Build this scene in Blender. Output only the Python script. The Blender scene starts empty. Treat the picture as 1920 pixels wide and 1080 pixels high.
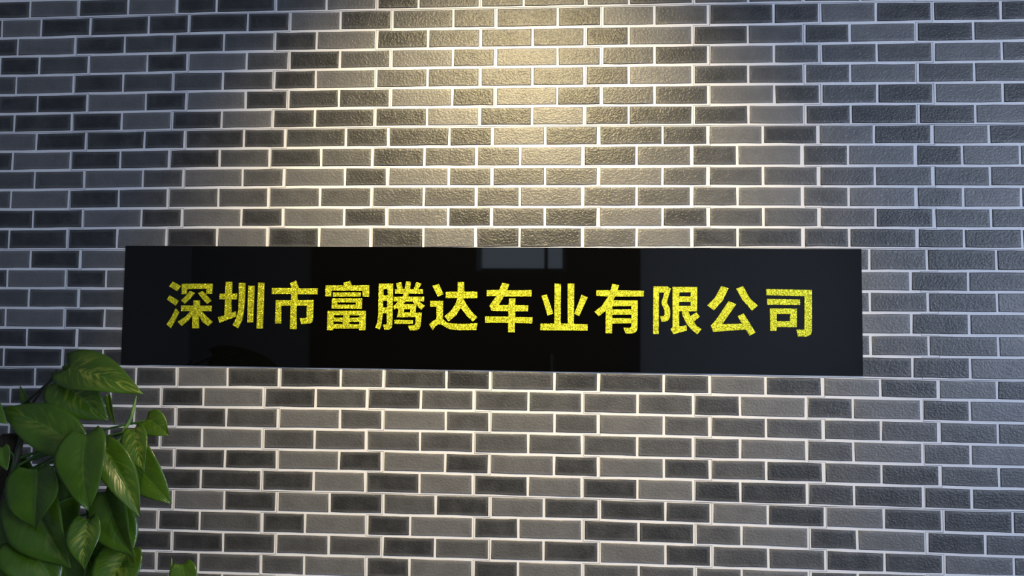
import bpy, bmesh, math, random
from mathutils import Vector, Matrix

scene = bpy.context.scene
COL = scene.collection
EYE = 1.5                                   # camera height above the floor

# ------------------------------------------------------------------ camera
cam_data = bpy.data.cameras.new('camera')
cam = bpy.data.objects.new('camera', cam_data)
COL.objects.link(cam)
cam_data.sensor_width = 36.0
cam_data.lens = 1500 / 1920 * 36.0
cam_data.clip_start = 0.05
RIGHT = Vector((0.99725, 0.07343, 0.010034))
UP = Vector((-0.005684, -0.059209, 0.998229))
BACK = Vector((0.073894, -0.995541, -0.058629))
m = Matrix((RIGHT, UP, BACK)).transposed().to_4x4()
m.translation = Vector((0.0, -2.4, EYE))
cam.matrix_world = m
scene.camera = cam

# ------------------------------------------------------------------ world, daylight, exposure
world = bpy.data.worlds.new('world')
scene.world = world
world.use_nodes = True
bg = world.node_tree.nodes['Background']
bg.inputs['Color'].default_value = (0.62, 0.78, 1.0, 1)
bg.inputs['Strength'].default_value = 1.3

DAY = bpy.data.lights.new('window_daylight', 'AREA')
DAY.shape = 'RECTANGLE'
DAY.size = 2.9
DAY.size_y = 1.9
DAY.energy = 252
DAY.color = (0.62, 0.75, 1.0)
day = bpy.data.objects.new('window_daylight', DAY)
COL.objects.link(day)
day.location = (4.02, -3.70, 1.75)
day.rotation_euler = (math.radians(90), 0, math.radians(90))      # shines in through the window

vs = scene.view_settings
vs.view_transform = 'Standard'
vs.look = 'None'
vs.gamma = 1.0
vs.use_curve_mapping = False
vs.exposure = 0.0

# ------------------------------------------------------------------ tables
# How far each bed joint strays from level, in millimetres, at the stations below (top joint first)
PITCH, TOP = 0.061836, 1.06469
STATIONS = [-1.75, -1.15, -0.55, 0.05, 0.6, 1.2]
ROWRES = [[-2.9, -2.9, -2.9, -2.9, -2.9, -2.9],
 [-1.9, 4.0, 4.3, 2.7, 1.2, -4.3],
 [-2.7, 2.4, 2.5, 0.3, -2.4, -4.1],
 [-1.6, 2.1, 2.2, 0.5, -1.8, -3.0],
 [-2.6, 2.2, 3.4, 2.2, -0.2, -2.9],
 [-3.6, 1.1, 3.0, 2.5, -0.0, -2.9],
 [-3.5, 1.7, 3.7, 3.0, 0.3, -4.0],
 [-2.6, 3.2, 4.9, 3.7, 0.8, -3.0],
 [-1.9, 2.9, 4.2, 3.9, 3.1, -1.5],
 [-2.1, 3.2, 3.7, 2.2, 0.8, -2.6],
 [-2.1, 3.7, 5.1, 4.0, 1.9, -2.3],
 [-2.1, 1.7, 2.9, 2.9, 2.3, -2.7],
 [-3.3, 2.9, 4.2, 3.6, 3.0, -0.8],
 [-6.5, -3.6, -0.7, 2.2, 4.6, 1.3],
 [-6.4, -5.3, -4.2, -3.1, -2.0, -0.9],
 [-5.0, -3.9, -2.9, -1.9, -0.9, 0.1],
 [-5.5, -4.3, -3.0, -1.8, -0.7, 0.6],
 [-5.9, -5.1, -4.2, -3.4, -2.6, -1.8],
 [-6.1, -5.4, -4.6, -3.9, -3.2, -2.4],
 [-6.8, 4.0, 6.2, 2.9, -2.2, -5.8],
 [-6.9, 3.1, 7.0, 5.1, 2.2, -1.8],
 [1.8, 3.7, 6.1, 4.3, 0.7, -2.7],
 [1.3, 3.1, 5.4, 4.3, 1.6, -3.2],
 [-2.2, 1.1, 5.0, 2.8, 1.2, -3.0],
 [-0.2, 2.4, 5.0, 2.5, 2.2, -2.9],
 [-2.2, 0.1, 3.5, 2.4, -1.2, -3.0],
 [-1.1, -0.5, 1.6, 3.3, -1.2, -6.2],
 [-1.4, -1.3, 0.3, 2.8, -0.1, -6.5],
 [-3.9, -2.4, 0.6, 1.4, -0.8, -0.8]]
# positions of the upright joints along the wall in millimetres, by course family
JOINTS = {0: [-1744, -1581, -1415, -1255, -1124, -933, -769, -609, -478, -285, -151, 39, 171, 364, 527, 688, 854, 1015, 1179],
          1: [-1704, -1538, -1345, -1212, -1021, -885, -723, -561, -368, -236, -46, 88, 247, 409, 601, 736, 899, 1061, 1255],
          2: [-1779, -1586, -1422, -1258, -1096, -932, -798, -608, -446, -283, -122, 38, 170, 362, 525, 689, 822, 1014, 1176],
          7: [-1702, -1537, -1345, -1213, -1023, -890, -698, -565, -375, -242, -81, 80, 271, 405, 566, 727, 888, 1053, 1213],
          8: [-1779, -1585, -1422, -1261, -1099, -938, -775, -613, -451, -290, -157, 33, 194, 357, 491, 680, 812, 1004, 1136],
          13: [-1704, -1540, 868, 1031, 1224],
          14: [-1778, -1584, -1453, 822, 984, 1145],
          19: [-1672, -1534, -1344, -1212, -1052, -888, -697, -564, -373, -240, -48, 83, 274, 408, 568, 731, 893, 1055, 1217],
          20: [-1750, -1584, -1423, -1260, -1126, -935, -774, -614, -450, -288, -125, 36, 197, 360, 494, 684, 815, 1009, 1141],
          25: [-1705, -1539, -1374, -1211, -1050, -886, -723, -560, -400, -237, -77, 86, 278, 411, 572, 734, 897, 1060, 1251],
          26: [-1615, -1452, -1258, -1125, -931, -797, -608, -476, -285, -152, 38, 201, 363, 496, 688, 822, 1014, 1175]}
FAMILY = {0: 0}
for k in range(1, 7): FAMILY[k] = 1 if k % 2 else 2
for k in range(7, 13): FAMILY[k] = 7 if k % 2 else 8
for k in range(13, 19): FAMILY[k] = 13 if k % 2 else 14
for k in range(19, 25): FAMILY[k] = 19 if k % 2 else 20
for k in range(25, 31): FAMILY[k] = 25 if k % 2 else 26
# glaze of each brick, course by course: 0 dark, 1 medium, 2 pale
TONES = {
    0: '02020012011110110111', 1: '20000020111021002000', 2: '02010102011102010201',
    3: '01202101212110211121', 4: '12011102111102011211', 5: '00202000202010201020',
    6: '00020200020200020002', 7: '20000000002000202020', 8: '02010101011201020202',
    9: '11212120211121111111', 10: '12011111111211121212', 11: '00202020201020111011',
    12: '00020202020012000000', 13: '2021001', 14: '0202201', 15: '1111022', 16: '1202201',
    17: '0011120', 18: '0000002',
    19: '00102001001000202020', 20: '10110201011111020202', 21: '11110121212121111111',
    22: '10001211111111121212', 23: '10110020202020101011', 24: '00110002020202000000',
    25: '00002020102000202000', 26: '0010102020200120201', 27: '00000011011020110021',
    28: '0010112020211120111'}
# outlines of the twelve characters, in millimetres from the sign's centre line on the wall (x, z)
CHARACTERS = [
    ('深', [
        [(-1233, 155), (-1207, 141), (-1218, 125), (-1244, 140)],
        [(-1242, 112), (-1213, 96), (-1221, 80), (-1250, 99)],
        [(-1221, 72), (-1210, 60), (-1222, 33), (-1234, 10), (-1248, 22), (-1234, 44)],
        [(-1204, 148), (-1106, 149), (-1106, 118), (-1125, 117), (-1125, 133), (-1187, 132), (-1187, 116), (-1203, 116)],
        [(-1177, 126), (-1162, 120), (-1176, 102), (-1192, 86), (-1205, 97), (-1190, 110)],
        [(-1137, 126), (-1151, 120), (-1137, 102), (-1121, 86), (-1108, 96), (-1122, 111)],
        [(-1165, 97), (-1145, 97), (-1145, 81), (-1107, 81), (-1106, 64), (-1138, 64), (-1123, 48), (-1102, 31), (-1115, 18), (-1134, 31), (-1146, 50), (-1144, 11), (-1166, 11), (-1167, 50), (-1179, 35), (-1200, 17), (-1213, 31), (-1188, 47), (-1173, 64), (-1203, 63), (-1204, 81), (-1164, 81)],
    ]),
    ('圳', [
        [(-1064, 155), (-1044, 155), (-1044, 119), (-1027, 119), (-1027, 101), (-1044, 101), (-1044, 59), (-1030, 64), (-1028, 48), (-1080, 28), (-1085, 46), (-1065, 51), (-1064, 101), (-1082, 101), (-1082, 118), (-1064, 119)],
        [(-1022, 152), (-1002, 152), (-1002, 95), (-1004, 65), (-1008, 38), (-1020, 12), (-1038, 22), (-1027, 43), (-1021, 70), (-1021, 109)],
        [(-992, 143), (-973, 143), (-973, 31), (-992, 30)],
        [(-961, 153), (-942, 153), (-942, 12), (-962, 12)],
    ]),
    ('市', [
        [(-861, 152), (-842, 160), (-833, 136), (-774, 137), (-774, 118), (-837, 118), (-836, 100), (-786, 101), (-786, 45), (-788, 34), (-794, 29), (-822, 27), (-828, 45), (-810, 45), (-806, 49), (-806, 83), (-838, 83), (-836, 11), (-857, 11), (-857, 83), (-886, 82), (-885, 28), (-904, 28), (-904, 100), (-856, 100), (-856, 119), (-917, 118), (-917, 137), (-856, 137)],
    ]),
    ('富', [
        [(-694, 154), (-674, 160), (-668, 146), (-614, 147), (-613, 112), (-633, 112), (-634, 130), (-730, 130), (-731, 112), (-749, 112), (-749, 146), (-691, 146)],
        [(-725, 124), (-639, 125), (-639, 112), (-726, 111)],
        [(-728, 106), (-635, 107), (-635, 75), (-729, 75)],
        [(-712, 94), (-653, 94), (-653, 87), (-711, 87)],
        [(-741, 68), (-623, 69), (-622, 10), (-642, 10), (-642, 15), (-722, 14), (-723, 9), (-741, 9)],
        [(-721, 55), (-692, 55), (-692, 48), (-721, 47)],
        [(-673, 55), (-642, 55), (-642, 48), (-673, 47)],
        [(-723, 35), (-693, 35), (-693, 28), (-722, 28)],
        [(-673, 35), (-642, 35), (-642, 28), (-673, 28)],
    ]),
    ('腾', [
        [(-584, 152), (-540, 152), (-540, 28), (-542, 19), (-548, 13), (-564, 12), (-569, 27), (-559, 28), (-557, 32), (-558, 62), (-570, 62), (-572, 44), (-574, 25), (-579, 12), (-592, 18), (-586, 36), (-584, 58), (-584, 106)],
        [(-569, 135), (-556, 136), (-556, 116), (-569, 116)],
        [(-570, 99), (-557, 100), (-557, 80), (-570, 80)],
        [(-531, 153), (-516, 157), (-510, 136), (-504, 136), (-500, 159), (-486, 158), (-488, 136), (-476, 136), (-469, 157), (-453, 153), (-462, 136), (-448, 135), (-448, 122), (-491, 122), (-494, 113), (-444, 113), (-444, 99), (-461, 99), (-441, 86), (-452, 73), (-467, 87), (-470, 64), (-451, 65), (-452, 42), (-453, 26), (-457, 16), (-466, 11), (-486, 11), (-492, 25), (-474, 26), (-470, 30), (-469, 51), (-526, 50), (-522, 74), (-528, 78), (-535, 73), (-538, 83), (-523, 98), (-537, 98), (-538, 112), (-510, 113), (-507, 122), (-533, 122), (-534, 135), (-526, 135)],
        [(-500, 98), (-478, 98), (-473, 90), (-508, 90)],
        [(-504, 75), (-485, 75), (-486, 65), (-506, 65)],
        [(-534, 42), (-477, 42), (-477, 31), (-534, 30)],
    ]),
    ('达', [
        [(-419, 146), (-400, 152), (-385, 121), (-402, 113)],
        [(-342, 158), (-323, 158), (-322, 129), (-282, 129), (-282, 110), (-325, 109), (-314, 89), (-298, 68), (-281, 52), (-295, 39), (-314, 57), (-332, 80), (-346, 57), (-369, 39), (-381, 54), (-360, 73), (-347, 94), (-342, 110), (-378, 109), (-378, 128), (-342, 129)],
        [(-425, 100), (-386, 101), (-386, 46), (-373, 35), (-346, 32), (-313, 32), (-280, 35), (-284, 14), (-337, 13), (-367, 16), (-386, 27), (-398, 31), (-408, 24), (-416, 12), (-427, 29), (-416, 40), (-405, 46), (-406, 83), (-425, 83)],
    ]),
    ('车', [
        [(-207, 157), (-186, 152), (-192, 134), (-118, 135), (-119, 116), (-202, 115), (-217, 89), (-187, 90), (-186, 110), (-167, 110), (-168, 90), (-128, 89), (-129, 71), (-167, 71), (-167, 54), (-115, 54), (-116, 35), (-168, 36), (-168, 8), (-188, 8), (-188, 36), (-257, 36), (-258, 55), (-188, 55), (-188, 71), (-239, 72), (-245, 88), (-224, 117), (-254, 116), (-254, 134), (-216, 135)],
    ]),
    ('业', [
        [(-50, 155), (-31, 154), (-31, 36), (-10, 35), (-11, 155), (9, 155), (8, 35), (49, 34), (49, 15), (-92, 15), (-91, 35), (-50, 35)],
        [(-89, 118), (-73, 122), (-53, 65), (-70, 59)],
        [(31, 122), (49, 114), (24, 58), (9, 65)],
    ]),
    ('有', [
        [(122, 155), (142, 151), (137, 136), (215, 135), (214, 118), (130, 117), (125, 106), (197, 106), (196, 22), (192, 13), (181, 8), (161, 8), (155, 25), (175, 25), (178, 29), (178, 38), (122, 37), (121, 8), (102, 8), (103, 75), (82, 58), (69, 72), (91, 89), (109, 117), (74, 119), (75, 136), (117, 136)],
        [(122, 88), (178, 89), (178, 80), (122, 79)],
        [(122, 63), (178, 64), (178, 53), (122, 53)],
    ]),
    ('限', [
        [(243, 148), (284, 148), (294, 142), (282, 100), (290, 86), (292, 73), (291, 57), (286, 48), (279, 44), (266, 44), (263, 60), (273, 60), (276, 65), (275, 78), (266, 99), (275, 130), (259, 130), (258, 7), (242, 7)],
        [(299, 147), (371, 147), (370, 75), (345, 75), (350, 60), (368, 72), (378, 60), (361, 45), (370, 31), (383, 23), (371, 7), (354, 21), (339, 39), (328, 62), (326, 75), (318, 75), (318, 30), (340, 34), (340, 18), (301, 7), (293, 23), (299, 28)],
        [(319, 131), (352, 131), (352, 119), (318, 119)],
        [(318, 103), (352, 103), (352, 91), (318, 91)],
    ]),
    ('公', [
        [(441, 150), (462, 144), (445, 108), (419, 78), (400, 93), (422, 115)],
        [(504, 150), (484, 143), (501, 111), (529, 78), (546, 93), (522, 116)],
        [(462, 106), (484, 97), (443, 38), (500, 40), (488, 62), (505, 70), (539, 14), (521, 5), (511, 23), (417, 15), (410, 33), (427, 53)],
    ]),
    ('司', [
        [(571, 142), (701, 140), (700, 21), (697, 10), (685, 4), (660, 4), (656, 24), (679, 24), (680, 122), (571, 124)],
        [(573, 113), (667, 112), (667, 96), (573, 96)],
        [(581, 85), (658, 85), (657, 31), (600, 31), (599, 20), (581, 20)],
        [(600, 69), (638, 69), (638, 48), (600, 48)],
    ]),
]
# pothos leaves: base, tip, width, face normal, fold, droop, variegation (metres)
LEAVES = [
    ((-1.2904, -0.43, 1.4068), (-1.045, -0.5, 1.3476), 0.1161, (-0.05, -0.82, 0.58), 0.28, 0.1, 0.9),
    ((-1.309, -0.43, 1.3738), (-1.1605, -0.45, 1.2755), 0.1281, (-0.15, -0.9, 0.35), 0.6, 0.08, 0.55),
    ((-1.217, -0.5, 1.2225), (-1.4383, -0.46, 1.3011), 0.1126, (0.05, -0.9, 0.45), 0.3, 0.08, 0.3),
    ((-1.1567, -0.55, 1.2531), (-1.1199, -0.58, 1.0795), 0.1272, (-0.05, -0.9, 0.4), 0.3, 0.08, 0.12),
    ((-1.1338, -0.52, 1.2217), (-1.0127, -0.55, 1.0585), 0.0821, (0.3, -0.9, 0.25), 0.55, 0.06, 0.45),
    ((-1.1371, -0.44, 1.2081), (-0.9827, -0.46, 1.0755), 0.1196, (-0.15, -0.95, 0.3), 0.3, 0.06, 0.08),
    ((-1.0773, -0.48, 1.2592), (-1.0241, -0.52, 1.1616), 0.0659, (0.0, -0.9, 0.35), 0.4, 0.1, 0.9),
    ((-1.0889, -0.4, 1.2743), (-1.0147, -0.42, 1.236), 0.0690, (-0.1, -0.95, 0.3), 0.3, 0.08, 0.25),
    ((-1.1523, -0.47, 1.102), (-1.0499, -0.5, 0.9521), 0.1149, (-0.1, -0.95, 0.05), 0.6, 0.06, 0.15),
    ((-1.2922, -0.53, 1.1636), (-1.2716, -0.55, 1.024), 0.1538, (-0.12, -0.95, 0.1), 0.45, 0.06, 0.05),
    ((-1.3432, -0.5, 1.0992), (-1.1878, -0.54, 0.9352), 0.1529, (-0.15, -0.9, 0.3), 0.65, 0.06, 0.2),
    ((-1.1565, -0.53, 1.0502), (-1.1394, -0.56, 0.9386), 0.0791, (0.1, -0.85, 0.45), 0.45, 0.12, 1),
    ((-1.0964, -0.45, 0.9632), (-1.1368, -0.5, 0.843), 0.1232, (0.1, -0.8, 0.5), 0.5, 0.1, 0.6),
    ((-1.3333, -0.52, 0.9948), (-1.2131, -0.54, 0.8783), 0.1371, (0.1, -0.7, 0.6), 0.4, 0.1, 0.1),
    ((-1.4386, -0.5, 1.0191), (-1.3468, -0.52, 0.855), 0.1386, (0.1, -0.9, 0.4), 0.4, 0.1, 0.1),
    ((-1.2784, -0.43, 0.9475), (-1.2347, -0.44, 0.8071), 0.1310, (0.0, -0.9, 0.4), 0.4, 0.1, 0.1),
    ((-0.96, -0.44, 0.9229), (-0.9334, -0.46, 0.8369), 0.0702, (0, -0.9, 0.35), 0.25, 0.08, 0.1),
    ((-1.4988, -0.48, 1.3392), (-1.3901, -0.5, 1.2675), 0.0764, (0.1, -0.9, 0.4), 0.3, 0.08, 0.3),
    ((-1.3569, -0.56, 1.2202), (-1.3335, -0.57, 1.1668), 0.0391, (0.1, -0.9, 0.3), 0.3, 0.08, 0.1),
    ((-1.4315, -0.36, 1.2809), (-1.4633, -0.36, 1.3537), 0.0245, (0.1, -0.95, 0.1), 0.5, 0.02, 0.05),
    ((-1.2107, -0.37, 1.3302), (-1.1886, -0.37, 1.2528), 0.0217, (-0.2, -0.95, 0.1), 0.5, 0.02, 0.1),
    ((-1.3395, -0.4, 1.1276), (-1.2549, -0.42, 0.9722), 0.1486, (0.0, -0.9, 0.3), 0.3, 0.08, 0.05),
    ((-1.4566, -0.42, 1.1555), (-1.3984, -0.44, 0.9996), 0.1445, (0.1, -0.9, 0.3), 0.3, 0.08, 0.05),
    ((-1.178, -0.4, 1.0434), (-1.1312, -0.42, 0.8764), 0.1274, (0.2, -0.9, 0.2), 0.3, 0.08, 0.05),
    ((-1.3836, -0.4, 0.9906), (-1.3473, -0.4, 0.8301), 0.1600, (0.0, -0.9, 0.2), 0.3, 0.08, 0.05),
    ((-1.2457, -0.38, 0.9965), (-1.1907, -0.4, 0.8352), 0.1340, (0.0, -0.9, 0.3), 0.3, 0.08, 0.1),
]


# ------------------------------------------------------------------ helpers
def link(o, parent=None):
    COL.objects.link(o)
    if parent:
        o.parent = parent
    return o

def mesh_obj(name, verts, faces, mat, parent=None, smooth=False):
    me = bpy.data.meshes.new(name)
    me.from_pydata([tuple(v) for v in verts], [], faces)
    me.update()
    if mat:
        me.materials.append(mat)
    if smooth:
        for p in me.polygons:
            p.use_smooth = True
    return link(bpy.data.objects.new(name, me), parent)

def box_data(x0, x1, y0, y1, z0, z1):
    v = [(x, y, z) for x in (x0, x1) for y in (y0, y1) for z in (z0, z1)]
    f = [(0, 1, 3, 2), (4, 6, 7, 5), (0, 4, 5, 1), (2, 3, 7, 6), (0, 2, 6, 4), (1, 5, 7, 3)]
    return v, f

def boxes(name, specs, mat, parent=None, bevel=0.0):
    V, F = [], []
    for s in specs:
        v, f = box_data(*s)
        n = len(V)
        V += v
        F += [tuple(i + n for i in q) for q in f]
    o = mesh_obj(name, V, F, mat, parent)
    if bevel:
        bm = bmesh.new()
        bm.from_mesh(o.data)
        bmesh.ops.bevel(bm, geom=bm.edges[:], offset=bevel, segments=2, affect='EDGES')
        bm.to_mesh(o.data)
        bm.free()
    return o

def lathe(name, profile, mat, parent=None, seg=32, centre=(0, 0)):
    V, F = [], []
    for r, z in profile:
        for i in range(seg):
            a = 2 * math.pi * i / seg
            V.append((centre[0] + r * math.cos(a), centre[1] + r * math.sin(a), z))
    for j in range(len(profile) - 1):
        for i in range(seg):
            F.append((j * seg + i, j * seg + (i + 1) % seg, (j + 1) * seg + (i + 1) % seg, (j + 1) * seg + i))
    F.append(tuple(range(seg))[::-1])
    F.append(tuple((len(profile) - 1) * seg + i for i in range(seg)))
    return mesh_obj(name, V, F, mat, parent, smooth=True)

def tube(name, pts, radii, mat, parent=None, seg=8):
    pts = [Vector(p) for p in pts]
    # smooth the path
    P, R = [], []
    n = len(pts)
    for i in range(n - 1):
        p0 = pts[max(i - 1, 0)]; p1 = pts[i]; p2 = pts[i + 1]; p3 = pts[min(i + 2, n - 1)]
        for k in range(5):
            t = k / 5
            P.append(0.5 * ((2 * p1) + (p2 - p0) * t + (2 * p0 - 5 * p1 + 4 * p2 - p3) * t * t + (3 * p1 - p0 - 3 * p2 + p3) * t ** 3))
            R.append(radii[i] * (1 - t) + radii[i + 1] * t)
    P.append(pts[-1]); R.append(radii[-1])
    V, F = [], []
    for i, p in enumerate(P):
        d = (P[min(i + 1, len(P) - 1)] - P[max(i - 1, 0)]).normalized()
        a = d.cross(Vector((0.3, 0.9, 0.2))).normalized()
        b = d.cross(a)
        for k in range(seg):
            t = 2 * math.pi * k / seg
            V.append(p + (a * math.cos(t) + b * math.sin(t)) * R[i])
    for i in range(len(P) - 1):
        for k in range(seg):
            F.append((i * seg + k, i * seg + (k + 1) % seg, (i + 1) * seg + (k + 1) % seg, (i + 1) * seg + k))
    F.append(tuple(range(seg))[::-1])
    F.append(tuple((len(P) - 1) * seg + k for k in range(seg)))
    return mesh_obj(name, V, F, mat, parent, smooth=True)

class Mat:
    """small helper round a node material"""
    def __init__(self, name):
        self.m = bpy.data.materials.new(name)
        self.m.use_nodes = True
        self.t = self.m.node_tree
        self.b = self.t.nodes['Principled BSDF']
    def n(self, kind, **kw):
        nd = self.t.nodes.new(kind)
        for k, v in kw.items():
            setattr(nd, k, v)
        return nd
    def l(self, a, b):
        self.t.links.new(a, b)
    def val(self, **kw):
        for k, v in kw.items():
            self.b.inputs[k.replace('_', ' ')].default_value = v
    def math(self, op, a, b=None, clamp=False):
        nd = self.n('ShaderNodeMath', operation=op)
        nd.use_clamp = clamp
        for i, x in enumerate((a, b)):
            if x is None: continue
            if isinstance(x, (int, float)): nd.inputs[i].default_value = x
            else: self.l(x, nd.inputs[i])
        return nd.outputs[0]
    def mix(self, fac, a, b):
        nd = self.n('ShaderNodeMix', data_type='RGBA')
        for s, x in ((nd.inputs[0], fac), (nd.inputs[6], a), (nd.inputs[7], b)):
            if isinstance(x, (int, float)): s.default_value = x
            elif isinstance(x, tuple): s.default_value = (*x, 1) if len(x) == 3 else x
            else: self.l(x, s)
        return nd.outputs[2]
    def noise(self, vec, scale, detail=3, rough=0.55):
        nd = self.n('ShaderNodeTexNoise')
        nd.inputs['Scale'].default_value = scale
        nd.inputs['Detail'].default_value = detail
        nd.inputs['Roughness'].default_value = rough
        if vec is not None: self.l(vec, nd.inputs['Vector'])
        return nd.outputs[0]
    def scaled(self, vec, s):
        nd = self.n('ShaderNodeVectorMath', operation='MULTIPLY')
        self.l(vec, nd.inputs[0]); nd.inputs[1].default_value = s
        return nd.outputs[0]
    def pos(self):
        return self.n('ShaderNodeNewGeometry').outputs['Position']
    def ramp(self, fac, lo, hi):
        nd = self.n('ShaderNodeMapRange')
        self.l(fac, nd.inputs[0]); nd.inputs[1].default_value = lo; nd.inputs[2].default_value = hi
        return nd.outputs[0]
    def bump(self, h, strength, dist):
        nd = self.n('ShaderNodeBump')
        nd.inputs['Strength'].default_value = strength
        nd.inputs['Distance'].default_value = dist
        self.l(h, nd.inputs['Height'])
        self.l(nd.outputs[0], self.b.inputs['Normal'])
        return nd

# ------------------------------------------------------------------ materials
def plain(name, col, rough=0.6, scale=8.0, amount=0.06, metal=0.0):
    M = Mat(name)
    f = M.noise(M.pos(), scale)
    c = M.mix(f, tuple(x * (1 - amount) for x in col), tuple(min(1, x * (1 + amount)) for x in col))
    M.l(c, M.b.inputs['Base Color'])
    M.val(Roughness=rough, Metallic=metal)
    return M.m

def brick_material():
    M = Mat('glazed_brick')
    at = M.n('ShaderNodeAttribute', attribute_name='tint')
    sep = M.n('ShaderNodeSeparateColor'); M.l(at.outputs['Color'], sep.inputs[0])
    tone, haze = sep.outputs[0], sep.outputs[1]
    p = M.pos()
    # cloudy patches and fine upright and level scratches in the glaze
    cloud = M.noise(p, 17.0, 3)
    streak = M.noise(M.scaled(p, (420, 60, 45)), 1.0, 2)
    weave = M.noise(M.scaled(p, (50, 60, 380)), 1.0, 2)
    t = M.math('ADD', tone, M.math('MULTIPLY', M.math('SUBTRACT', cloud, 0.5), 0.75))
    t = M.math('ADD', t, M.math('MULTIPLY', M.math('SUBTRACT', streak, 0.5), 0.22))
    t = M.math('ADD', t, M.math('MULTIPLY', M.math('SUBTRACT', weave, 0.5), 0.16), clamp=True)
    c = M.mix(t, (0.028, 0.028, 0.029), (0.145, 0.141, 0.143))
    c = M.mix(haze, c, (0.60, 0.58, 0.59))
    M.l(c, M.b.inputs['Base Color'])
    wr = M.noise(M.scaled(p, (1.0, 1.0, 1.25)), 150.0, 2, 0.5)
    fine = M.noise(p, 520.0, 2)
    h = M.math('ADD', wr, M.math('MULTIPLY', fine, 0.25))
    M.bump(h, 0.95, 0.0018)
    M.val(Roughness=0.34)
    M.b.inputs['Specular IOR Level'].default_value = 0.5
    return M.m

def mortar_material():
    M = Mat('white_grout')
    p = M.pos()
    f = M.noise(p, 60.0, 3)
    c = M.mix(f, (0.76, 0.735, 0.75), (0.86, 0.83, 0.845))
    M.l(c, M.b.inputs['Base Color'])
    M.bump(M.noise(p, 300.0, 2), 0.3, 0.0008)
    M.val(Roughness=0.75)
    return M.m

def gold_material():
    M = Mat('gold_glitter')
    p = M.pos()
    vor = M.n('ShaderNodeTexVoronoi'); vor.inputs['Scale'].default_value = 480.0
    M.l(p, vor.inputs['Vector'])
    sep = M.n('ShaderNodeSeparateColor'); M.l(vor.outputs['Color'], sep.inputs[0])
    c = M.mix(M.ramp(sep.outputs[0], 0.1, 0.95), (0.36, 0.36, 0.008), (0.80, 0.81, 0.03))
    M.l(c, M.b.inputs['Base Color'])
    # every grain is tilted its own way
    nrm = M.n('ShaderNodeNewGeometry').outputs['Normal']
    off = M.n('ShaderNodeVectorMath', operation='SUBTRACT'); M.l(vor.outputs['Color'], off.inputs[0]); off.inputs[1].default_value = (0.5, 0.5, 0.5)
    sc = M.n('ShaderNodeVectorMath', operation='SCALE'); M.l(off.outputs[0], sc.inputs[0]); sc.inputs['Scale'].default_value = 0.6
    ad = M.n('ShaderNodeVectorMath', operation='ADD'); M.l(nrm, ad.inputs[0]); M.l(sc.outputs[0], ad.inputs[1])
    no = M.n('ShaderNodeVectorMath', operation='NORMALIZE'); M.l(ad.outputs[0], no.inputs[0])
    M.l(no.outputs[0], M.b.inputs['Normal'])
    M.val(Roughness=0.42, Metallic=0.5)
    return M.m

def acrylic_material():
    M = Mat('black_acrylic')
    f = M.noise(M.pos(), 3.0)
    c = M.mix(f, (0.0012, 0.0012, 0.0012), (0.002, 0.002, 0.002))
    M.l(c, M.b.inputs['Base Color'])
    M.val(Roughness=0.025, IOR=1.49)
    return M.m

def leaf_material():
    M = Mat('pothos_leaf')
    uv = M.n('ShaderNodeAttribute', attribute_name='blade').outputs['Vector']
    sep = M.n('ShaderNodeSeparateXYZ'); M.l(uv, sep.inputs[0])
    s, t, var = sep.outputs[0], sep.outputs[1], sep.outputs[2]
    oi = M.n('ShaderNodeObjectInfo')
    a = M.math('ABSOLUTE', s)
    # streaks run from the midrib out to the margin and forward to the tip
    lane = M.math('SUBTRACT', t, M.math('MULTIPLY', a, 0.33))
    cx = M.n('ShaderNodeCombineXYZ')
    M.l(M.math('MULTIPLY', lane, 15.0), cx.inputs[0]); M.l(M.math('MULTIPLY', s, 1.6), cx.inputs[1])
    M.l(M.math('MULTIPLY', oi.outputs['Random'], 40.0), cx.inputs[2])
    st = M.noise(cx.outputs[0], 1.0, 3, 0.6)
    near = M.math('SUBTRACT', 1.0, M.math('MULTIPLY', a, 1.15), clamp=True)
    band = M.math('MULTIPLY', M.math('MULTIPLY', M.ramp(st, 0.48, 0.63), near), var, clamp=True)
    p = M.pos()
    g = M.mix(M.noise(p, 22.0), (0.036, 0.092, 0.006), (0.090, 0.178, 0.014))
    rib = M.math('MULTIPLY', M.ramp(a, 0.05, 0.0), 0.55)
    c = M.mix(rib, g, (0.13, 0.25, 0.04))
    c = M.mix(band, c, (0.36, 0.40, 0.06))
    M.l(c, M.b.inputs['Base Color'])
    M.bump(M.math('ADD', M.math('MULTIPLY', M.noise(cx.outputs[0], 1.3, 1), 0.7), M.math('MULTIPLY', near, 0.3)), 0.35, 0.003)
    M.val(Roughness=0.26)
    tr = M.n('ShaderNodeBsdfTranslucent'); M.l(c, tr.inputs['Color'])
    mx = M.n('ShaderNodeMixShader'); mx.inputs[0].default_value = 0.16
    out = M.t.nodes['Material Output']
    M.l(M.b.outputs[0], mx.inputs[1]); M.l(tr.outputs[0], mx.inputs[2]); M.l(mx.outputs[0], out.inputs['Surface'])
    return M.m

def glass_material():
    M = Mat('window_glass')
    tr = M.n('ShaderNodeBsdfTransparent')
    gl = M.n('ShaderNodeBsdfGlossy'); gl.inputs['Roughness'].default_value = 0.02
    mx = M.n('ShaderNodeMixShader'); mx.inputs[0].default_value = 0.06
    M.l(tr.outputs[0], mx.inputs[1]); M.l(gl.outputs[0], mx.inputs[2])
    M.l(mx.outputs[0], M.t.nodes['Material Output'].inputs['Surface'])
    return M.m

def coir_material():
    M = Mat('coir')
    p = M.pos()
    f = M.noise(M.scaled(p, (160, 160, 60)), 1.0, 4)
    M.l(M.mix(f, (0.010, 0.008, 0.005), (0.05, 0.035, 0.02)), M.b.inputs['Base Color'])
    M.bump(f, 1.0, 0.01)
    M.val(Roughness=0.95)
    return M.m

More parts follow.
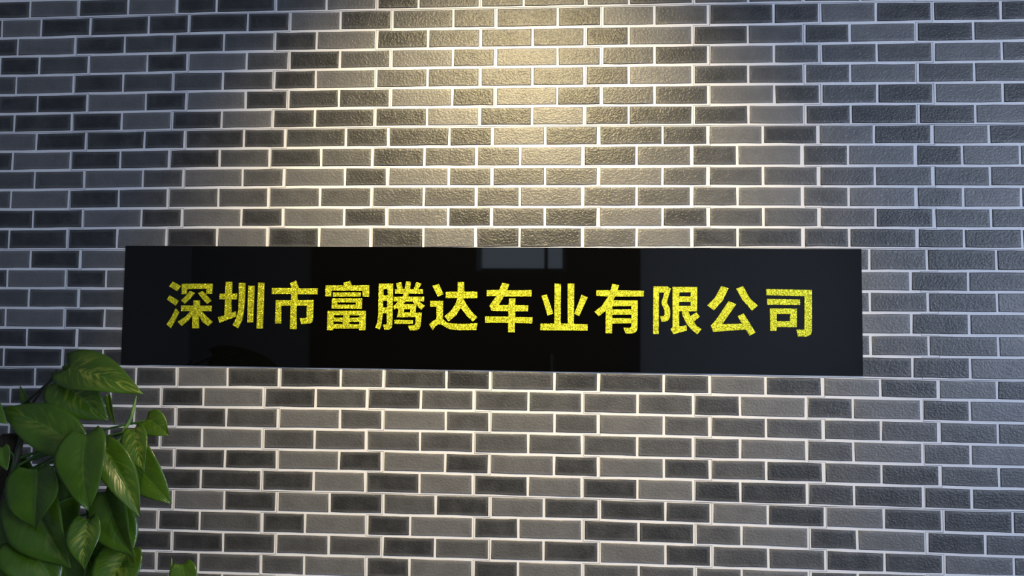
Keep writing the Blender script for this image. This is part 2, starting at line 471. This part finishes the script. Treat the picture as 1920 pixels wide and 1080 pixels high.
def emitter(name, col, strength):
    M = Mat(name)
    M.b.inputs['Base Color'].default_value = (*col, 1)
    M.b.inputs['Emission Color'].default_value = (*col, 1)
    M.b.inputs['Emission Strength'].default_value = strength
    return M.m

MORTAR = mortar_material()
BRICK = brick_material()
GOLD = gold_material()
BLACK = acrylic_material()
LEAF = leaf_material()
GLASS = glass_material()
COIR = coir_material()
STEM = plain('stem_brown', (0.035, 0.040, 0.022), 0.55, 60, 0.4)
PETIOLE = plain('petiole_green', (0.07, 0.17, 0.03), 0.45, 60, 0.3)
SHEATH = plain('sheath_green', (0.16, 0.28, 0.05), 0.45, 60, 0.3)
PAINT = plain('white_paint', (0.37, 0.38, 0.39), 0.8, 5, 0.03)
GREY = plain('grey_paint', (0.32, 0.32, 0.33), 0.8, 5, 0.03)
CEIL = plain('ceiling_paint', (0.78, 0.78, 0.77), 0.85, 5, 0.03)
TILE = plain('floor_tile', (0.33, 0.33, 0.34), 0.35, 3, 0.1)
DARKWOOD = plain('dark_wood', (0.018, 0.014, 0.012), 0.5, 12, 0.35)
FRAME = plain('white_frame', (0.75, 0.76, 0.78), 0.4, 8, 0.03)
METAL = plain('brushed_metal', (0.6, 0.6, 0.6), 0.35, 30, 0.1, 0.9)
CERAMIC = plain('pot_ceramic', (0.42, 0.41, 0.39), 0.3, 8, 0.06)
SOIL = plain('potting_soil', (0.03, 0.022, 0.016), 0.95, 90, 0.5)
SEAM = plain('panel_gap', (0.13, 0.13, 0.15), 0.8, 40, 0.2)
EDGE = plain('acrylic_edge', (0.30, 0.26, 0.22), 0.4, 30, 0.15)

def structure(o, label=None):
    o['kind'] = 'structure'
    if label:
        o['label'] = label
    return o

def thing(name, loc, label, cat):
    o = bpy.data.objects.new(name, None)
    COL.objects.link(o)
    o.empty_display_size = 0.05
    o.location = loc
    o['label'] = label
    o['category'] = cat
    return o

def keep_world(child, parent):
    child.parent = parent
    child.matrix_parent_inverse = parent.matrix_basis.inverted()

# ------------------------------------------------------------------ room shell
XL, XR, YB, ZC = -4.3, 3.8, -6.4, 3.15
wall = structure(boxes('wall_front', [(XL, XR, 0.0, 0.16, 0.0, ZC)], MORTAR),
                 'white grouted wall faced with grey brick slips')
structure(boxes('floor', [(XL - 0.2, XR + 0.2, YB - 0.2, 0.16, -0.1, 0.0)], TILE), 'grey tiled floor')
structure(boxes('ceiling', [(XL - 0.2, XR + 0.2, YB - 0.2, 0.16, ZC, ZC + 0.1)], CEIL), 'white ceiling')
structure(boxes('wall_left', [(XL - 0.15, XL, YB - 0.15, 0.16, 0.0, ZC)], GREY), 'grey painted side wall')
# right wall with the window opening (y from -5.15 to -2.25, z from 0.8 to 2.7)
structure(boxes('wall_right', [(XR, XR + 0.15, YB - 0.15, -5.15, 0, ZC), (XR, XR + 0.15, -2.25, 0.16, 0, ZC),
                               (XR, XR + 0.15, -5.15, -2.25, 0, 0.8), (XR, XR + 0.15, -5.15, -2.25, 2.7, ZC)], PAINT),
          'white painted wall with a wide window')
win = structure(boxes('window_1', [(XR + 0.03, XR + 0.11, -5.15, -5.09, 0.8, 2.7), (XR + 0.03, XR + 0.11, -2.31, -2.25, 0.8, 2.7),
                                   (XR + 0.03, XR + 0.11, -5.09, -2.31, 0.8, 0.86), (XR + 0.03, XR + 0.11, -5.09, -2.31, 2.64, 2.7),
                                   (XR + 0.04, XR + 0.10, -3.73, -3.67, 0.86, 2.64)], FRAME), 'white framed window')
boxes('pane', [(XR + 0.066, XR + 0.074, -5.09, -3.73, 0.86, 2.64)], GLASS, win)
boxes('pane', [(XR + 0.066, XR + 0.074, -3.67, -2.31, 0.86, 2.64)], GLASS, win)
# rear wall, seen only as a reflection in the sign: white, with a dark panelled entrance and a transom
structure(boxes('wall_rear', [(XL, -2.9, YB - 0.15, YB, 0, ZC), (0.75, XR, YB - 0.15, YB, 0, ZC),
                              (-2.9, -1.0, YB - 0.15, YB, 0, ZC), (-1.0, -0.1, YB - 0.15, YB, 2.62, ZC),
                              (-1.0, -0.1, YB - 0.15, YB, 0, 2.2), (-0.1, 0.75, YB - 0.15, YB, 0, ZC)], PAINT), 'white wall behind the camera')
structure(boxes('trim_1', [(-2.9, -1.05, YB, YB + 0.04, 0, ZC)], DARKWOOD), 'dark timber panelling')
structure(boxes('reflection_dimmer', [(XL, -2.9, YB, YB + 0.03, 0, ZC)], GREY), 'unseen grey panel added to darken the sign reflection')  # added unseen panel, dims the left end of the sign's reflection
door = structure(boxes('door_1', [(-1.05, 0.75, YB, YB + 0.05, 0, 2.2), (-0.05, 0.75, YB, YB + 0.05, 2.2, ZC),
                                  (-1.05, -0.05, YB, YB + 0.05, 2.62, ZC)], DARKWOOD), 'dark timber entrance')
boxes('door_handle', [(-0.22, -0.19, YB + 0.05, YB + 0.09, 0.9, 1.3)], METAL, door)
tw = structure(boxes('window_2', [(-1.0, -0.1, YB - 0.10, YB - 0.04, 2.2, 2.24), (-1.0, -0.1, YB - 0.10, YB - 0.04, 2.58, 2.62),
                                  (-0.30, -0.26, YB - 0.10, YB - 0.04, 2.24, 2.58)], DARKWOOD), 'small transom window')
boxes('pane', [(-1.0, -0.1, YB - 0.075, YB - 0.065, 2.24, 2.58)], GLASS, tw)

# ------------------------------------------------------------------ brick slips
def bed(k, x):
    """height of the middle of bed joint k at x"""
    r = 0.0
    if 0 <= k < len(ROWRES):
        row = ROWRES[k]
        if x <= STATIONS[0]: r = row[0]
        elif x >= STATIONS[-1]: r = row[-1]
        else:
            for i in range(len(STATIONS) - 1):
                if x <= STATIONS[i + 1]:
                    t = (x - STATIONS[i]) / (STATIONS[i + 1] - STATIONS[i])
                    r = row[i] * (1 - t) + row[i + 1] * t
                    break
    elif k < 0: r = bedres0
    return EYE + TOP - PITCH * k + r / 1000
bedres0 = -1.0

def brick_data(xa, xb, k, rng, cut=None):
    """one slip: rounded pillow between joints; four rings of eight corners"""
    hz = 0.0036
    def zt(x): return bed(k, x) - hz
    def zb(x): return bed(k + 1, x) + hz
    n1, n2 = xa + (xb - xa) * 0.33, xa + (xb - xa) * 0.67
    ring = []
    j = lambda a=0.0008: rng.uniform(-a, a)
    base = [(xa, zb(xa)), (n1, zb(n1)), (n2, zb(n2)), (xb, zb(xb)), (xb, zt(xb)), (n2, zt(n2)), (n1, zt(n1)), (xa, zt(xa))]
    base = [(x + j(), z + j()) for x, z in base]
    cx, cz = (xa + xb) / 2, (zt(cx0 := (xa + xb) / 2) + zb(cx0)) / 2
    def inset(d):
        o = []
        for x, z in base:
            sx = -1 if abs(x - xb) < 0.003 else (1 if abs(x - xa) < 0.003 else 0)
            sz = 1 if z < cz else -1
            o.append((x + sx * d, z + sz * d))
        return o
    lift = rng.uniform(-0.0002, 0.0002)
    rings = [([(x, z) for x, z in base], 0.001, 0.0), (inset(0.0012), -0.0017 - lift, 0.0),
             (inset(0.0034), -0.0020 - lift, 0.10), (inset(0.0110), -0.0021 - lift, 0.0)]
    V, T = [], []
    for pts, y, hz_ in rings:
        for x, z in pts:
            V.append((x - cx, y, z - cz))
            T.append(hz_)
    F = []
    for r in range(3):
        for i in range(8):
            a, b = r * 8 + i, r * 8 + (i + 1) % 8
            F.append((a, b, b + 8, a + 8))
    o = 24
    F += [(o, o + 1, o + 6, o + 7), (o + 1, o + 2, o + 5, o + 6), (o + 2, o + 3, o + 4, o + 5)]
    return (cx, cz), V, F, T

def tint(me, tones, hazes):
    at = me.color_attributes.new('tint', 'FLOAT_COLOR', 'POINT')
    at.data.foreach_set('color', [c for a, b in zip(tones, hazes) for c in (a, b, 0.0, 1.0)])
    for p in me.polygons:
        p.use_smooth = True

SEAM_ODD, SEAM_EVEN, PERIOD = -1.5365, -1.5850, 0.3244
def is_seam(x, odd):
    s = SEAM_ODD if odd else SEAM_EVEN
    q = (x - s) / PERIOD
    return abs(q - round(q)) * PERIOD < 0.022

rng = random.Random(4)
slips = []                                     # (xa, xb, course, tone)
LO, HI = int(-(ZC - EYE - TOP) / PITCH) - 1, int((EYE + TOP) / PITCH)
for k in range(LO, HI):
    odd = k % 2 == 1
    fam = FAMILY.get(k)
    tones = TONES.get(k)
    if fam is not None:
        js = [x / 1000 for x in JOINTS[fam]]
    else:
        s = SEAM_ODD if odd else SEAM_EVEN
        part = 0.192 if (k // 6) % 2 else 0.162
        js = []
        for q in range(0, 9):
            js += [s + PERIOD * q, s + PERIOD * q + part]
    # carry the bond on to both ends of the wall
    first, last = js[0], js[-1]
    left, x, w = [], first, 0.162
    step = [0.162, 0.162] if not odd else [0.132, 0.192]
    i = 0
    while x > XL + 0.2:
        x -= step[i % 2]; i += 1
        left.insert(0, x)
    right, x, i = [], last, 0
    while x < XR - 0.2:
        x += step[i % 2]; i += 1
        right.append(x)
    nl = len(left)
    edges = [XL + 0.004] + left + js + right + [XR - 0.004]
    tl = [rng.choice((0, 0, 1, 2)) for _ in range(len(edges))]
    if tones:
        off = nl                                # slip left of the first measured joint
        for q, ch in enumerate(tones):
            tl[off + q] = int(ch)
    for q in range(len(edges) - 1):
        a, b = edges[q], edges[q + 1]
        if 13 <= k <= 18 and a < -1.2 < b + 0 and b > -1.0:
            # the course runs on behind the sign: keep only the slips that reach past its ends
            w = 0.195 if odd else 0.162
            slips.append((a, a + w, k, tl[q]))
            slips.append((b - w, b, k, tl[q + 1] if False else 1))
            continue
        slips.append((a, b, k, tl[q]))

def gap(x, odd):
    return 0.0049 if is_seam(x, odd) else 0.0032

def seen(a, b, k):
    """rough share of the picture the slip takes: inside the frame, not behind the sign or the plant"""
    z = EYE + TOP - PITCH * (k + 0.5) - EYE
    x = (a + b) / 2
    lim_l, lim_r = -1.85 + (1.065 - z) * 0.05, 1.32 - (1.0 - z) * 0.025
    if b < lim_l or a > lim_r: return 0.0
    w = min(b, lim_r) - max(a, lim_l)
    top, bot = 1.065 - 0.068 * (x + 1.85) / 3.17, -0.76 + 0.096 * (x + 1.757) / 3.03
    if z > top or z < bot: return 0.0
    if -1.38 < x < 0.84 and -0.105 < z < 0.262: return 0.0
    if x < -1.25 and z < -0.22: return 0.0
    return w * (1.0 + 0.06 * (x - z * 0.2))

sized = sorted(slips, key=lambda s: -seen(*s[:3]))
single = [s for s in sized[:300] if seen(*s[:3]) > 0]
chosen = set((round(s[0], 4), s[2]) for s in single)
BV, BF, BT, BH = [], [], [], []
for a, b, k, t in slips:
    odd = k % 2 == 1
    xa, xb = a + gap(a, odd), b - gap(b, odd)
    if xb - xa < 0.02: continue
    zc = EYE + TOP - PITCH * (k + 0.5)
    if zc < 0.035 or zc > ZC - 0.035: continue
    tv = (0.12, 0.44, 0.88)[t] + rng.uniform(-0.06, 0.06)
    (cx, cz), V, F, T = brick_data(xa, xb, k, rng)
    if (round(a, 4), k) in chosen:
        o = mesh_obj('brick', V, F, BRICK)
        tint(o.data, [tv] * len(V), T)
        o.location = (cx, 0, cz)
        o.parent = wall
    else:
        n = len(BV)
        BV += [(x + cx, y, z + cz) for x, y, z in V]
        BF += [tuple(i + n for i in q) for q in F]
        BT += [tv] * len(V)
        BH += T
field = mesh_obj('brick_courses', BV, BF, BRICK, wall)
tint(field.data, BT, BH)
field['kind'] = 'stuff'

# hairline gaps where one six-course panel meets the next
for k in (1, 7, 13, 19, 25):
    V, F = [], []
    xs = [-2.6 + 0.1 * i for i in range(56)]
    for x in xs:
        z = bed(k, x) - 0.0012
        V += [(x, -0.0004, z - 0.0007), (x, -0.0004, z + 0.0007), (x, 0.002, z + 0.0007), (x, 0.002, z - 0.0007)]
    for i in range(len(xs) - 1):
        for q in range(4):
            a, b = i * 4 + q, i * 4 + (q + 1) % 4
            F.append((a, b, b + 4, a + 4))
    mesh_obj('panel_gap', V, F, SEAM, wall)

for q in range(-1, 11):
    V, F = [], []
    for k in range(-3, 31):
        if 13 <= k <= 18 and -1.35 < SEAM_ODD + PERIOD * q < 0.82: continue
        x = (SEAM_ODD if k % 2 else SEAM_EVEN) + PERIOD * q + 0.0018
        x2 = (SEAM_EVEN if k % 2 else SEAM_ODD) + PERIOD * q + 0.0018
        z0, z1 = bed(k, x) - 0.0012, bed(k + 1, x) - 0.0012
        for a, b, c, d in ((x - 0.0005, x + 0.0005, z1, z0), (min(x, x2), max(x, x2), z1 - 0.0005, z1 + 0.0005)):
            v, f = box_data(a, b, -0.0004, 0.001, c, d)
            F += [tuple(i + len(V) for i in g) for g in f]
            V += v
    mesh_obj('panel_gap', V, F, SEAM, wall)

# ------------------------------------------------------------------ the sign
SIGN_C = Vector((-0.2736, 0.0, EYE + 0.0786))
SIGN_W, SIGN_H, SIGN_T = 2.2360, 0.3705, 0.0026
sign = thing('company_sign', (SIGN_C.x, -0.0023, SIGN_C.z),
             'long glossy black acrylic sign with gold glitter Chinese characters on the brick wall', 'sign')
sign.rotation_euler = (0, 0.0024, 0)
bpy.context.view_layer.update()
panel = boxes('panel', [(-SIGN_W / 2, SIGN_W / 2, -SIGN_T, 0.0, -SIGN_H / 2, SIGN_H / 2)], BLACK, sign, bevel=0.0006)
panel.data.materials.append(EDGE)
for p in panel.data.polygons:
    if abs(p.normal.x) > 0.9 or abs(p.normal.z) > 0.9:
        p.material_index = 1
inv = sign.matrix_basis.inverted()
FRONT = -0.0023 - SIGN_T
for ch, contours in CHARACTERS:
    cu = bpy.data.curves.new('character', 'CURVE')
    cu.dimensions = '2D'
    cu.fill_mode = 'BOTH'
    cu.extrude = 0.0016
    for c in contours:
        sp = cu.splines.new('POLY')
        sp.points.add(len(c) - 1)
        for pt, (x, z) in zip(sp.points, c):
            pt.co = (x / 1000, z / 1000, 0, 1)
        sp.use_cyclic_u = True
    tmp = bpy.data.objects.new('character', cu)
    COL.objects.link(tmp)
    dg = bpy.context.evaluated_depsgraph_get()
    me = bpy.data.meshes.new_from_object(tmp.evaluated_get(dg))
    bpy.data.objects.remove(tmp)
    bpy.data.curves.remove(cu)
    me.name = 'character'
    me.materials.clear()
    me.materials.append(GOLD)
    # stand the flat outline up against the sign's face
    me.transform(inv @ Matrix.Translation((0, FRONT - 0.0016, EYE)) @ Matrix.Rotation(math.radians(90), 4, 'X'))
    o = bpy.data.objects.new('character', me)
    o['label'] = 'raised gold glitter character ' + ch
    link(o, sign)

# ------------------------------------------------------------------ potted pothos on its pole
POLE = Vector((-1.425, -0.44, 0.0))
plant = thing('potted_pothos', (POLE.x, POLE.y, 0.0),
              'leafy green pothos plant with heart-shaped leaves in front of the brick wall', 'plant')
bpy.context.view_layer.update()
pot = lathe('pot', [(0.115, 0.0), (0.125, 0.01), (0.165, 0.28), (0.175, 0.29), (0.175, 0.31), (0.160, 0.31), (0.155, 0.27)], CERAMIC, plant)
lathe('soil', [(0.10, 0.24), (0.154, 0.268), (0.12, 0.275), (0.03, 0.278)], SOIL, plant)
V = [(0.030, 0.10), (0.031, 0.4), (0.029, 0.8), (0.030, 1.1), (0.028, 1.225), (0.018, 1.235)]
pole = lathe('coir_pole', V, COIR, plant, seg=16)

def to_plant(p):
    return Vector(p) - POLE

def leaf(base, tip, width, normal, fold, droop, var, idx):
    B, T = to_plant(base), to_plant(tip)
    d = T - B
    L = d.length
    d.normalize()
    N = Vector(normal).normalized()
    N = (N - d * N.dot(d)).normalized()
    S = d.cross(N).normalized()
    NT, NS = 14, 6
    prof = [(0, 0.50), (0.06, 0.74), (0.14, 0.90), (0.26, 1.0), (0.40, 0.97), (0.55, 0.82), (0.70, 0.60), (0.82, 0.38), (0.91, 0.19), (0.965, 0.075), (1.0, 0.012)]
    def w(t):
        for (a, b), (c, e) in zip(prof, prof[1:]):
            if t <= c:
                return b + (e - b) * (t - a) / (c - a)
        return prof[-1][1]
    r = random.Random(idx * 7 + 3)
    ph = r.uniform(0, 6)
    bend = r.uniform(-0.05, 0.05)
    V, A, F = [], [], []
    for i in range(NT + 1):
        t = i / NT
        mid = B + d * (L * t) + N * (droop * L * (4 * t * (1 - t)) * 0.9) + S * (bend * L * math.sin(math.pi * t))
        for jn in range(-NS, NS + 1):
            s = jn / NS
            hw = width / 2 * w(t)
            back = 0.085 * L * abs(s) ** 1.6 * max(0, 1 - t / 0.5) ** 1.5      # heart-shaped lobes
            lift = fold * hw * abs(s) * (1 - 0.45 * abs(s)) + 0.035 * width * abs(s) ** 2 * math.sin(9 * t + ph + (1.3 if s > 0 else 0))
            p = mid + S * (s * hw) - d * back + N * (lift - fold * 0.25 * hw)
            V.append(p)
            A.append((s, t, var))
    n = 2 * NS + 1
    for i in range(NT):
        for jn in range(n - 1):
            a = i * n + jn
            F.append((a, a + 1, a + n + 1, a + n))
    # give the blade its thickness
    m0 = len(V)
    V += [v - N * 0.0007 for v in V]
    A += A
    F += [tuple(q + m0 for q in f[::-1]) for f in F]
    rim = [jn for jn in range(n)] + [i * n + n - 1 for i in range(1, NT + 1)] + [NT * n + jn for jn in range(n - 2, -1, -1)] + [i * n for i in range(NT - 1, 0, -1)]
    for a, b in zip(rim, rim[1:] + rim[:1]):
        F.append((b, a, a + m0, b + m0))
    o = mesh_obj('leaf', V, F, LEAF, plant, smooth=True)
    at = o.data.attributes.new('blade', 'FLOAT_VECTOR', 'POINT')
    at.data.foreach_set('vector', [c for q in A for c in q])
    return o, B, d, N

# the vine itself winds up the pole
vine = []
for i in range(15):
    t = i / 14
    a = 0.6 + t * 5.5
    vine.append((0.038 * math.cos(a), 0.038 * math.sin(a), 0.26 + t * 0.98))
tube('stem', vine, [0.008] * 15, STEM, plant)
def vine_at(z):
    t = min(max((z - 0.26) / 0.98, 0), 1)
    a = 0.6 + t * 5.5
    return Vector((0.036 * math.cos(a), 0.036 * math.sin(a), 0.26 + t * 0.98))

for i, (b, t, w, nrm, fo, dr, va) in enumerate(LEAVES):
    lf, B, d, N = leaf(b, t, w, nrm, fo, dr, va, i)
    start = vine_at(B.z - 0.10)
    mid = (start * 0.45 + B * 0.55) + Vector((0, 0, 0.02)) - N * 0.035
    if b[0] > -0.97:                               # the low shoot that leans out to the right
        start = vine_at(0.45)
        mid = start * 0.35 + B * 0.65 + Vector((0.03, 0, -0.12))
    rad = 0.0028 if w > 0.05 else 0.0016
    tube('petiole', [start, mid, B + d * 0.004 - N * 0.004], [rad * 1.4, rad, rad], STEM if i in (0, 1) else PETIOLE, lf, seg=6)

# bare stems and an unopened leaf that stand clear of the foliage
tube('stem', [to_plant(q) for q in ((-1.4918, -0.36, 1.2658), (-1.4400, -0.365, 1.3100), (-1.3836, -0.37, 1.3555), (-1.2998, -0.415, 1.4050))], [0.004, 0.0036, 0.0034, 0.003], STEM, plant)
tube('stem', [to_plant(q) for q in ((-1.4406, -0.36, 1.2836), (-1.4080, -0.365, 1.3250), (-1.3779, -0.37, 1.3612), (-1.3480, -0.38, 1.3960))], [0.0036, 0.0034, 0.003, 0.003], STEM, plant)
tube('leaf_sheath', [to_plant(q) for q in ((-1.1002, -0.43, 1.3363), (-1.1040, -0.435, 1.3050), (-1.1116, -0.44, 1.2726), (-1.1364, -0.46, 1.2082))], [0.0008, 0.0042, 0.0046, 0.0034], SHEATH, plant)
tube('stem', [to_plant(q) for q in ((-1.1596, -0.46, 1.2250), (-1.1300, -0.455, 1.2400), (-1.1088, -0.46, 1.2444))], [0.0022, 0.002, 0.0018], STEM, plant)
tube('leaf_sheath', [to_plant(q) for q in ((-0.993, -0.43, 0.9348), (-0.992, -0.43, 0.905), (-0.985, -0.43, 0.860), (-1.10, -0.43, 0.72), (-1.38, -0.44, 0.62))], [0.0007, 0.0032, 0.003, 0.003, 0.003], SHEATH, plant)

# ------------------------------------------------------------------ ceiling downlight over the sign
LX, LY = -0.20, -1.70
lamp = thing('downlight', (LX, LY, ZC), 'round recessed ceiling downlight above the sign', 'light')
lathe('housing', [(0.045, -0.012), (0.060, -0.016), (0.066, -0.010), (0.066, -0.001), (0.045, -0.001)], FRAME, lamp, seg=32)
lathe('lens', [(0.001, -0.008), (0.044, -0.008), (0.044, -0.004), (0.001, -0.004)], emitter('lamp_lens', (1.0, 0.80, 0.48), 12.0), lamp, seg=32)
SP = bpy.data.lights.new('downlight_beam', 'SPOT')
SP.energy = 385
SP.color = (1.0, 0.80, 0.41)
SP.spot_size = math.radians(63)
SP.spot_blend = 1.0
SP.shadow_soft_size = 0.035
beam = bpy.data.objects.new('downlight_beam', SP)
COL.objects.link(beam)
beam.location = (LX, LY, ZC - 0.05)
beam.rotation_euler = (math.radians(48.5), 0, 0)

# ------------------------------------------------------------------ fill panel added out of view to light the rear wall evenly
fill = thing('fill_panel', (1.4, -4.6, ZC), 'square fill panel added out of view to brighten the rear wall', 'light')
boxes('frame', [(-0.32, 0.32, -0.32, -0.30, -0.03, -0.001), (-0.32, 0.32, 0.30, 0.32, -0.03, -0.001),
                (-0.32, -0.30, -0.30, 0.30, -0.03, -0.001), (0.30, 0.32, -0.30, 0.30, -0.03, -0.001)], FRAME, fill)
boxes('fill_face', [(-0.30, 0.30, -0.30, 0.30, -0.020, -0.012)], emitter('cool_fill', (0.80, 0.90, 1.0), 2.2), fill)
